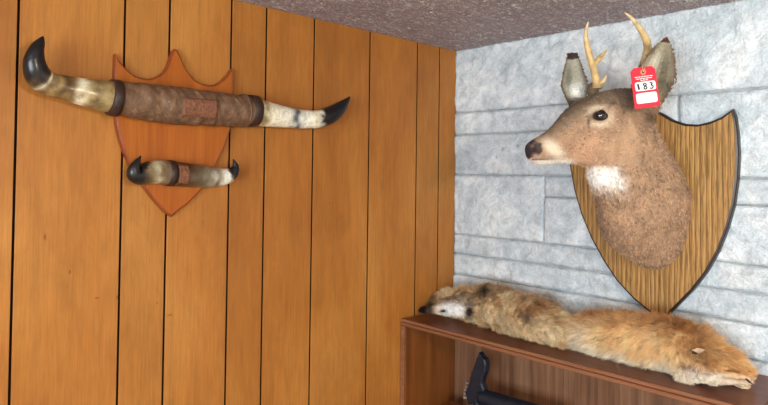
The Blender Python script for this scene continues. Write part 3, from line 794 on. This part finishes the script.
def deer_comb(P, N):
    px, py, z = toimg(P); hd_ = ((px < 636) & (py < 168)).astype(float)[:,None]
    nk = np.array(-Up*.85+Rt*.12)[None,:]; he = np.array(-fwd*.9-Up*.15)[None,:]
    e = ((py < 104) & ((px > 640) | (px < 592))).astype(float)[:,None]
    return (he*hd_+nk*(1-hd_))*(1-e)+np.array(Up)[None,:]*e
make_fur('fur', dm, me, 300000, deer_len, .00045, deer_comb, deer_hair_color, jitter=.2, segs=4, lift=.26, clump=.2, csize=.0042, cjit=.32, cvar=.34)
# eyes
for s, nm in ((-1, 'near'), (1, 'far')):
    c = H(600,115.8,0); 
    if s < 0: c = at(600,115.6,hd(600)-.046)
    else: c = c+lat*.046
    bm = bmesh.new(); bmesh.ops.create_uvsphere(bm, u_segments=28, v_segments=18, radius=.0150, matrix=Matrix.Translation(c))
    o = obj('eye', bm, M_EYE, dm, True); ax_ = (-lat if s < 0 else lat)
    cols = []
    for v in o.data.vertices:
        a = math.acos(max(-1, min(1, (v.co-c).normalized().dot((ax_*.9+fwd*.15).normalized()))))
        cols.append(srgb(16,10,10)[:3] if a < .62 else (srgb(34,20,14)[:3] if a < 1.0 else srgb(24,16,14)[:3]))
    setcol(o.data, 'tint', cols); o['label'] = 'dark glass eye'
# eyelids: thin arcs over and under the near eye
def strip(name, pts, r, mt, parent, seg=10, n=5):
    bm = bmesh.new(); tube(bm, [tuple(p)+(r_,) for p, r_ in zip(pts, r)], seg, n); return obj(name, bm, mt, parent, True)
M_LID = simple('dark_eyelid_skin', srgb(44,34,30), .6, .2)
for sgn in (-1, 1):
    pts = []
    for k in range(7):
        th = PI*k/6; ex = 600-7.6*math.cos(th); ey = 116.2-sgn*(4.6 if sgn > 0 else 3.8)*math.sin(th)+(1.2*(1-k/6) if True else 0)
        pts.append(at(ex, ey, hd(600)-.0575+.006*abs(math.cos(th))))
    strip('eyelid', pts, [.0012,.0018,.002,.0021,.002,.0018,.0012], M_LID, dm)
# antlers
def antler(main, tines, burr):
    bm = bmesh.new(); tube(bm, main, 14, 8, wob=.12)
    for tn in tines: tube(bm, tn, 12, 6, wob=.1)
    for k in range(14):
        th = 2*PI*k/14; a = Vector(main[0][:3]); ell(bm, a+Rt*(math.cos(th)*burr)+F*(math.sin(th)*burr)+Up*.001, (Rt*.0035, Up*.0035, F*.0035), 8)
    me = remesh(bm, .0012, 2, .5); o = link('antler', me, M_ANTLER, dm)
    cc = coords(me); b = np.array(main[0][:3]); t_ = np.linalg.norm(cc-b, axis=1)/np.linalg.norm(np.array(main[-1][:3])-b)
    n = nz(cc, 60); C = np.repeat(cA(206,176,120)[None,:], len(cc), 0); C = mixc(C, cA(112,78,48), (1-sm(.0,.16,t_+n*.05))*.85); C = mixc(C, cA(232,214,176), sm(.55,1,t_)*.6)
    C = mixc(C, cA(150,108,62), sm(.1,.5,n)*.4); setcol(me, 'tint', C); return o
def A(px, py, d, rpx): p = at(px, py, d); return tuple(p)+(rpx*d/FPX,)
antler([A(597,88,1.475,5.2), A(596.5,82,1.475,4.0), A(595,74,1.472,3.7), A(592,64,1.468,3.4), A(588.5,52,1.462,3.1), A(586,40,1.455,2.6), A(586,31,1.45,2.0), A(587.3,25,1.447,1.2), A(588.4,21,1.445,.5)],
       [[A(599,84,1.47,2.8), A(602.5,82,1.462,2.3), A(605,78.5,1.456,1.5), A(606.6,75,1.452,.5)],
        [A(593,66,1.468,3.2), A(597,61.5,1.472,2.7), A(601,56,1.478,2.2), A(604.5,53,1.482,1.5), A(607.5,49.5,1.486,.5)],
        [A(598.5,59,1.474,2.0), A(602,58.4,1.47,1.4), A(605.5,57,1.466,.5)]], .0095)
antler([A(638,82,1.462,5.4), A(641,72,1.468,4.6), A(645.5,60,1.475,4.4), A(647.8,50,1.475,4.1), A(646.6,41,1.455,3.6), A(642,32,1.445,3.0), A(636,23.5,1.435,2.4), A(630,16.8,1.425,1.6), A(624.5,12.5,1.418,.6)], [], .011)

# ------------------------------------------------------------------ red number tag hanging from the near ear
tcx, tcy, td = 645.0, 87.5, 1.355
tt = empty('number_tag', at(tcx, tcy, td), 'red card tag numbered 183 hanging beside the deer ear', 'tag')
tilt = math.radians(-7.5)    # leans: top to the left
tu = (Up*math.cos(tilt)-Rt*math.sin(-tilt)*1.0).normalized()
tr = (Rt*math.cos(tilt)+Up*math.sin(-tilt)).normalized()
tr = (tr-tu*tr.dot(tu)).normalized(); tn_ = tr.cross(tu); tn_ = tn_ if tn_.dot(Tw) > 0 else -tn_
pxm = td/FPX; tc = at(tcx, tcy, td)
def T(x, y, h=0): return tc+tr*(x*pxm)+tu*(y*pxm)+tn_*h
def card(name, pts, h0, h1, mt, parent):
    bm = bmesh.new(); a = [bm.verts.new(T(x, y, h0)) for x, y in pts]; b = [bm.verts.new(T(x, y, h1)) for x, y in pts]; n = len(pts)
    bm.faces.new(b); bm.faces.new(a[::-1])
    for i in range(n): bm.faces.new((a[i], a[(i+1)%n], b[(i+1)%n], b[i]))
    return obj(name, bm, mt, parent)
def rrect(x0, y0, x1, y1, r, n=5):
    out = []
    for cx, cy, s in ((x1-r, y1-r, 0), (x0+r, y1-r, 1), (x0+r, y0+r, 2), (x1-r, y0+r, 3)):
        for k in range(n+1):
            a = PI/2*(s+k/n); out.append((cx+r*math.cos(a), cy+r*math.sin(a)))
    return out
card('card', [(-9,20.5),(-12.5,17),(-12.8,-20),(12.8,-20),(12.5,17),(9,20.5)], -.0006, .0006, M_RED, tt)
card('number_panel', rrect(-9.8,-3,10.8,6,2), .0006, .0011, M_WHITE, tt)
card('number_panel', rrect(-10.2,-15.6,10.8,-5.2,2), .0006, .0011, M_WHITE, tt)
def ringm(name, c, r0, r1, h0, h1, mt, parent):
    bm = bmesh.new(); n = 20; V = []
    for r, h in ((r0,h0),(r1,h0),(r1,h1),(r0,h1)): V.append([bm.verts.new(T(c[0]+r*math.cos(2*PI*k/n), c[1]+r*math.sin(2*PI*k/n), h)) for k in range(n)])
    for a in range(4):
        for k in range(n): bm.faces.new((V[a][k], V[a][(k+1)%n], V[(a+1)%4][(k+1)%n], V[(a+1)%4][k]))
    return obj(name, bm, mt, parent)
ringm('eyelet', (0,15.5), 1.2, 2.9, .0004, .0013, simple('eyelet_tan', srgb(206,120,80), .4), tt)
card('eyelet_hole', [(1.25*math.cos(k*PI/6), 15.5+1.25*math.sin(k*PI/6)) for k in range(12)], .0005, .0008, M_INK, tt)
def stroke(bm, pts, wd, h):
    P2 = catmull([p for p in pts], 5)
    L, R_ = [], []
    for i in range(len(P2)):
        d = P2[min(i+1, len(P2)-1)]-P2[max(i-1, 0)]; d = d/(np.linalg.norm(d)+1e-9); nx_, ny_ = -d[1], d[0]
        L.append(bm.verts.new(T(P2[i][0]+nx_*wd, P2[i][1]+ny_*wd, h))); R_.append(bm.verts.new(T(P2[i][0]-nx_*wd, P2[i][1]-ny_*wd, h)))
    for i in range(len(P2)-1): bm.faces.new((L[i], R_[i], R_[i+1], L[i+1]))
bm = bmesh.new()
stroke(bm, [(-6.9,4.3),(-6.6,1.5),(-6.3,-1.6)], .95, .0013)
stroke(bm, [(1.5,3.5),(-.3,4.3),(-1.5,3.1),(-.4,1.8),(1.1,.8),(1.6,-.6),(.3,-1.7),(-1.2,-.9),(-.8,.6),(.7,1.9),(1.7,3.3)], .62, .0014)
stroke(bm, [(4.8,3.6),(6.4,4.2),(7.4,3.1),(6.0,1.7),(7.6,.9),(7.8,-.7),(6.2,-1.7),(4.6,-1.0)], .6, .0013)
o = obj('digits', bm, M_INK, tt); o.modifiers.new('s', 'SOLIDIFY').thickness = .0002
bm = bmesh.new()
for yy, xs in ((11.1, [(-9,-6.2),(-5.6,-3.4),(-2.9,-.4),(.2,2.2),(2.7,5.4),(6,9)]), (9.2, [(-8,-5),(-4.4,-2.1),(-1.5,1.2),(1.8,4),(4.6,8)]), (7.5, [(-3.6,-1.6),(-1,1.2),(1.8,3.8)])):
    for a, b in xs: stroke(bm, [(a, yy+.15), ((a+b)/2, yy-.1), (b, yy+.1)], .34, .0009)
o = obj('small_print', bm, M_WHITE, tt); o.modifiers.new('s', 'SOLIDIFY').thickness = .0002
bm = bmesh.new()
tube(bm, [tuple(T(0,15.5,.0012))+(.0007,), tuple(T(-.5,19,.004))+(.0007,), tuple(at(642,62,1.40))+(.0007,), tuple(at(646,56,1.435))+(.0007,)], 8, 6)
tube(bm, [tuple(T(0,15.5,.0012))+(.0007,), tuple(T(1,18.5,.005))+(.0007,), tuple(at(646,61,1.41))+(.0007,), tuple(at(650,55,1.44))+(.0007,)], 8, 6)
obj('string', bm, M_STRING, tt, True)

# ------------------------------------------------------------------ bookcase under the stone wall
CX1 = 1.045; CD = -.272; TH = .022
bc = empty('bookcase', (0.53, -.14, 0), 'open brown wooden bookcase against the stone wall beneath the deer mount', 'bookcase')
bm = bmesh.new(); box(bm, (TH+.004, CD, SHELF-TH), (CX1, -.006, SHELF), 0, .001); obj('top', bm, M_CAB_TOP, bc)
bm = bmesh.new(); box(bm, (.004, CD, 0), (TH+.003, -.006, SHELF-.0005), 0, .001); obj('side_panel', bm, M_CAB_SIDE, bc)
bm = bmesh.new(); box(bm, (CX1+.001, CD, 0), (CX1+TH, -.006, SHELF-.0005), 0, .001); obj('side_panel', bm, M_CAB_SIDE, bc)
bm = bmesh.new(); box(bm, (TH+.004, -.02, .08), (CX1, -.012, SHELF-TH-.001)); obj('back_panel', bm, M_CAB_BACK, bc)
for z in (SHELF-.34, SHELF-.68, SHELF-1.02, .09):
    bm = bmesh.new(); box(bm, (TH+.004, CD+.004, z-.018), (CX1, -.021, z), 0, .001); obj('shelf', bm, M_CAB_SIDE, bc)
bm = bmesh.new(); box(bm, (.004, CD-.007, SHELF-TH+.001), (CX1+TH, CD-.0005, SHELF-.0105), 0, .0025); box(bm, (.004, CD-.005, SHELF-.0095), (CX1+TH, CD-.0005, SHELF+.0005), 0, .002)
obj('top_edge_strip', bm, M_CAB_EDGE, bc)
for x in (.004, CX1+.001):
    bm = bmesh.new(); box(bm, (x, CD-.005, 0), (x+TH*.75, CD-.0005, SHELF-TH), 0, .0015); obj('side_edge_strip', bm, M_CAB_EDGE, bc)

# black implement inside the bookcase
ip = empty('black_metal_implement', (.3, -.14, SHELF-.34), 'black metal implement with a pointed upright fin and long bar inside the bookcase', 'metal implement')
yI = -.135
def I(px, py): return ony(px, py, yI)
def slab(name, pts, th, mt, bev=.003):
    bm = bmesh.new(); plate(bm, [p+Vector((0,th/2,0)) for p in pts], (0,-1,0), th, bev, 0, 0); return obj(name, bm, mt, ip)
slab('fin', [I(*p) for p in ((480.6,351.8),(483.2,356),(486.6,359),(487.8,364),(487.2,371),(484.6,377),(483.5,383),(486,389),(484,402),(470,404),(467,392),(470.5,383),(473.6,372),(477,362))], .022, M_BLACK, .004)
bm = bmesh.new()
p0, p1 = I(481,396.5), I(560,420)
d_ = (p1-p0).normalized(); far_end = p0+d_*.30
tube(bm, [tuple(p0)+(.022,), tuple(p0+d_*.04)+(.0260,), tuple(p0+d_*.14)+(.0265,), tuple(far_end)+(.0265,)], 24, 4); obj('bar', bm, M_BLACK, ip, True)
bm = bmesh.new()
for k in range(5):
    p = I(466.5-.55*k, 382.5+3.6*k); v = [bm.verts.new(p+Vector((a, b, c))) for a, b, c in ((0,-.004,.005),(0,.004,.005),(0,.004,-.005),(0,-.004,-.005),(-.006,0,0),(.02,0,0))]
    for a in range(4): bm.faces.new((v[a], v[(a+1)%4], v[4])); bm.faces.new((v[(a+1)%4], v[a], v[5]))
obj('serrated_teeth', bm, M_STEEL, ip)
bm = bmesh.new(); hb = I(476,396)
base_z = SHELF-.34
tube(bm, [(hb.x+.004, yI, hb.z, .012), (hb.x+.006, yI, (hb.z+base_z)/2, .012), (hb.x+.006, yI, base_z+.012, .013)], 16, 5); obj('post', bm, M_BLACK, ip, True)
bm = bmesh.new(); box(bm, (hb.x-.05, yI-.05, base_z+.0005), (hb.x+.20, yI+.05, base_z+.014), 0, .004); obj('base', bm, M_BLACK, ip)
# brown wooden block beside it
pb = ony(450.5,401.5,-.11); pe = ony(460.5,402.5,-.11)
bm = bmesh.new(); box(bm, (pb.x, -.15, base_z+.0005), (pe.x, -.10, pb.z), 0, .003)
tag(obj('wooden_block', bm, M_BLOCK), 'dark brown wooden block standing left of the black implement in the bookcase', 'block')

# ------------------------------------------------------------------ fox pelts
def pelt_tube(bm, cols, ydepth, half_y, zmin=SHELF+.002):
    """cols: (px, top, bottom) outline columns -> an elliptical body lying on the shelf"""
    rows = catmull(cols, 4); rings = []
    for i, r in enumerate(rows):
        yd = ydepth(r[0]); hy = half_y(r[0])
        T_ = ony(r[0], r[1], yd+hy*.25); B_ = ony(r[0], r[2], yd-hy*.6)
        top = T_.z; bot = max(B_.z, zmin)
        bot = zmin if bot < zmin+.02 else bot
        c = Vector(((T_.x+B_.x)/2, yd, (top+bot)/2))
        rings.append((c, Vector((0,0,(top-bot)/2)), Vector((0,hy,0)), 2.1))
    loft(bm, rings)
def lump(me, amp, s, seed, zfix=SHELF):
    co = coords(me); n = np.empty(len(me.vertices)*3, dtype=np.float32); me.vertices.foreach_get('normal', n); n = n.reshape(-1,3).astype(float)
    co = co+n*(amp*nz(co, s, seed)+amp*.5*nz(co, s*2.3, seed+4))[:,None]
    co[:,2] = np.maximum(co[:,2], zfix+.001); co[:,1] = np.minimum(co[:,1], -.012)
    me.vertices.foreach_set('co', co.astype(np.float32).ravel()); me.update()
def getn(me):
    n = np.empty(len(me.vertices)*3, dtype=np.float32); me.vertices.foreach_get('normal', n); return n.reshape(-1,3).astype(float)
def clampfur(o, zf):
    a = o.data.attributes['position'].data; arr = np.empty(len(a)*3, dtype=np.float32); a.foreach_get('vector', arr); arr = arr.reshape(-1,3)
    arr[:,2] = np.maximum(arr[:,2], zf+.0008); arr[:,1] = np.minimum(arr[:,1], -.009); a.foreach_set('vector', arr.ravel())

# buff pelt, head in the corner
f1 = empty('fox_pelt', ony(500,320,-.12), 'buff grey fox pelt with black nose and white cheek lying in the bookcase corner', 'fox pelt', )
bm = bmesh.new()
pelt_tube(bm, [(428.5,301,306),(433,294.5,308),(445,290,311),(460,288,315),(476,286.5,320),(492,287,325),(505,292.5,328),(520,297,332),(535,300,335),(548,306,338),(558,313,340),(568,319,342)],
          lambda x: -.095-.0004*(x-430), lambda x: .034+.040*min(1, max(0, (x-428)/45))*(1 if x < 545 else max(.35, (575-x)/30)))
def hp(px, py, y, r): p = ony(px, py, y); return tuple(p)+(r*depth(p)/FPX,)
tube(bm, [hp(419.5,310.8,-.215,2.6), hp(422,310.4,-.213,4.0), hp(428,309.6,-.208,4.7), hp(436,308.8,-.20,5.4), hp(446,308,-.195,7), hp(456,308.5,-.19,7.6), hp(467,310.5,-.185,7), hp(476,313,-.18,6)], 20, 5, squash=(1,1))
me1 = remesh(bm, .0035, 4, .5); lump(me1, .007, 22, 1)
def fox1_color(P, N):
    px, py, z = toimg(P); n = nz(P, 26, 2); n2 = nz(P, 70, 7)
    C = np.repeat(cA(232,204,160)[None,:], len(P), 0)
    C = mixc(C, cA(184,142,94), sm(-.05,.4,n)*.7)
    C = mixc(C, cA(232,208,172), sm(.0,.45,-n)*.6)
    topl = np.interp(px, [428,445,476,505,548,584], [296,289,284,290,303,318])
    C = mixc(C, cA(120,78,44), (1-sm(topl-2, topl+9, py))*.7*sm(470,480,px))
    C = mixc(C, cA(150,92,44), gauss(px,py,535,308,18,6)*.7)
    C = mixc(C, cA(110,84,62), (1-sm(428,438,px))*(py < 305)*.8)
    C = mixc(C, cA(48,32,26), np.clip(gauss(px,py,483,293,6,6)*1.1,0,1))
    C = mixc(C, cA(96,90,86), gauss(px,py,526,317,7,4)*.8)
    C = mixc(C, cA(212,186,146), gauss(px,py,510,325,20,7)*.6)
    hm_ = (P[:,1] < -.15) & (px < 480)
    h = hm_.astype(float)
    C = mixc(C, cA(110,86,66), h*(py < 306)*.7)
    C = mixc(C, cA(255,252,246), h*np.clip(gauss(px,py,452,309.5,12,6)*2,0,1))
    C = mixc(C, cA(58,42,36), h*np.clip(gauss(px,py,469,312,4.5,7)*1.3,0,1))
    C = mixc(C, cA(40,32,32), h*np.clip(gauss(px,py,443,311,3,1.8)*1.3,0,1))
    C = mixc(C, cA(50,38,34), h*(1-sm(430,438,px))*.95)
    C = mixc(C, cA(24,20,22), h*(1-sm(424,428,px)))
    return np.clip(C, 0, 1)
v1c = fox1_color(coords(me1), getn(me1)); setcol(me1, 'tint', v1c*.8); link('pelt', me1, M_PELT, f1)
def hcol(fn):
    def g_(P, N): return np.clip(fn(P, N)*rng.normal(1.08,.2,len(P))[:,None], 0, 1)
    return g_
def len1(P, N):
    px, py, z = toimg(P); L = np.full(len(P), .022); h = (P[:,1] < -.15) & (px < 478); L[h] = .007; L[h & (px < 436)] = .0035; L[h & (px < 426)] = 0
    L[px < 440] = np.minimum(L[px < 440], .014); return L
def comb1(P, N): return np.repeat(np.array([[.9, -.12, -.15]]), len(P), 0)
o = make_fur('fur', f1, me1, 480000, len1, .00040, comb1, hcol(fox1_color), jitter=.16, segs=5, lift=.36, clump=.5, droop=.04, csize=.007, cjit=.26, cvar=.18); clampfur(o, SHELF)
bm = bmesh.new(); p = ony(420.2,310.6,-.214); ell(bm, p, (Vector((.006,0,0)), Vector((0,.008,0)), Vector((0,0,.006))), 14); obj('nose', bm, M_INK, f1, True)['label'] = 'black nose'

# red pelt
f2 = empty('fox_pelt', ony(660,345,-.12), 'long orange red fox pelt lying along the bookcase top below the deer', 'fox pelt')
bm = bmesh.new()
pelt_tube(bm, [(566,328,338),(569,321,342),(577,316,346),(592,315,350),(612,315.5,355),(634,316.5,360),(655,318,365),(672,320.5,370),(690,327,375),(704,336,377),(718,347,379),(732,358,380),(744,367,381),(750,372,381)],
          lambda x: -.118-.00012*(x-560), lambda x: (.045+.030*min(1, max(0, (x-556)/30)))*(1 if x < 690 else max(.4, 1-(x-690)/75)))
# folded leg with paw at the right end, haunch fold
tube(bm, [hp(682,372,-.20,8), hp(700,376,-.215,5.5), hp(716,379,-.222,3.8), hp(730,381,-.226,3.2), hp(742,382,-.228,3.0), hp(747,382.6,-.228,2.2)], 16, 5)
tube(bm, [hp(700,364,-.20,7), hp(716,369,-.21,4.6), hp(730,373.5,-.212,3.4), hp(742,377,-.21,2.8), hp(748,379,-.208,1.8)], 16, 5)
me2 = remesh(bm, .0035, 4, .5); lump(me2, .008, 20, 6)
def fox2_color(P, N):
    px, py, z = toimg(P); n = nz(P, 24, 2); n2 = nz(P, 60, 7)
    C = np.repeat(cA(232,194,140)[None,:], len(P), 0)
    C = mixc(C, cA(206,156,100), sm(-.05,.35,n)*.6)
    C = mixc(C, cA(226,180,124), sm(.0,.4,-n)*.55)
    topl = np.interp(px, [556,580,640,672,700,730,760], [316,311,313,317,332,352,372])
    botl = np.interp(px, [556,590,640,672,700,740], [341,350,362,370,378,384])
    rel = (py-topl)/(botl-topl+1e-6)
    C = mixc(C, cA(174,116,64), (1-sm(.05,.45,rel+n*.15))*.75*(1-.75*sm(670,725,px)))
    C = mixc(C, cA(232,178,118), sm(690,735,px)*(1-sm(.7,.9,rel))*.7)
    C = mixc(C, cA(236,222,200), sm(.72,.98,rel+n*.12)*.75)
    C = mixc(C, cA(222,206,180), gauss(px,py,582,336,14,11)*.8)
    C = mixc(C, cA(236,206,160), gauss(px,py,655,340,8,7)*.5)
    C = mixc(C, cA(206,200,198), gauss(px,py,694,371,9,7)*.9)
    C = mixc(C, cA(236,226,208), gauss(px,py,712,377,18,4)*.9)
    C = mixc(C, cA(60,36,20), gauss(px,py,699,352,6,3.5)*.9)
    C = mixc(C, cA(80,48,30), gauss(px,py,728,371,9,1.8)*.7)
    C = mixc(C, cA(228,200,168), sm(732,740,px)*sm(374,378,py)*.8)
    return np.clip(C, 0, 1)
v2c = fox2_color(coords(me2), getn(me2)); setcol(me2, 'tint', v2c*.8); link('pelt', me2, M_PELT, f2)
def len2(P, N):
    px, py, z = toimg(P); L = np.full(len(P), .026); L[(px > 690)] = .032; L[(px > 690) & (py > 366)] = .012; L[(px > 722) & (py > 370) & (P[:,1] < -.19)] = .004; L[(py > 362) & (py > 341+(px-556)*.20)] *= .6; return L
def comb2(P, N):
    px, py, z = toimg(P); r = sm(600,770,px)[:,None]
    return np.array([[-.5,-.25,-.35]])*(1-r)+np.array([[.75,-.1,-.25]])*r
o = make_fur('fur', f2, me2, 480000, len2, .00042, comb2, hcol(fox2_color), jitter=.16, segs=5, lift=.38, clump=.5, droop=.04, csize=.007, cjit=.26, cvar=.17); clampfur(o, SHELF)
# small folded ear with a white rim
bm = bmesh.new(); b0 = ony(690,352,-.208); t0 = ony(705,350,-.225); axd = (t0-b0); sd = Vector((.1,-.1,.9)).normalized(); cu_ = Vector((.2,-.95,.1))
E = ear_pts(b0, t0, sd, cu_, .0075, lambda u: .6+.6*u if u < .4 else max(.1, 1-((u-.4)/.62)**1.8), .0); ear_mesh(bm, E, cu_, .002)
o = obj('ear', bm, M_PELT, f2, True); cc = coords(o.data); k = (cc-np.array(b0))@np.array(sd); C = np.repeat(cA(60,38,26)[None,:], len(cc), 0); C = mixc(C, cA(214,186,156), sm(.0045,.006,k)); setcol(o.data, 'tint', C); o['label'] = 'small ear with white upper rim'
M_CLAW = simple('dark_claw', srgb(60,48,40), .4)
for k in range(4):
    p = ony(745.5+1.0*k, 379+1.6*k*.6, -.212+.006*k); bm = bmesh.new(); tube(bm, [tuple(p)+(.0016,), tuple(p+Vector((.006,-.001,-.001)))+(.0013,), tuple(p+Vector((.011,-.001,-.005)))+(.0004,)], 8, 4); obj('claw', bm, M_CLAW, f2, True)
print('built')
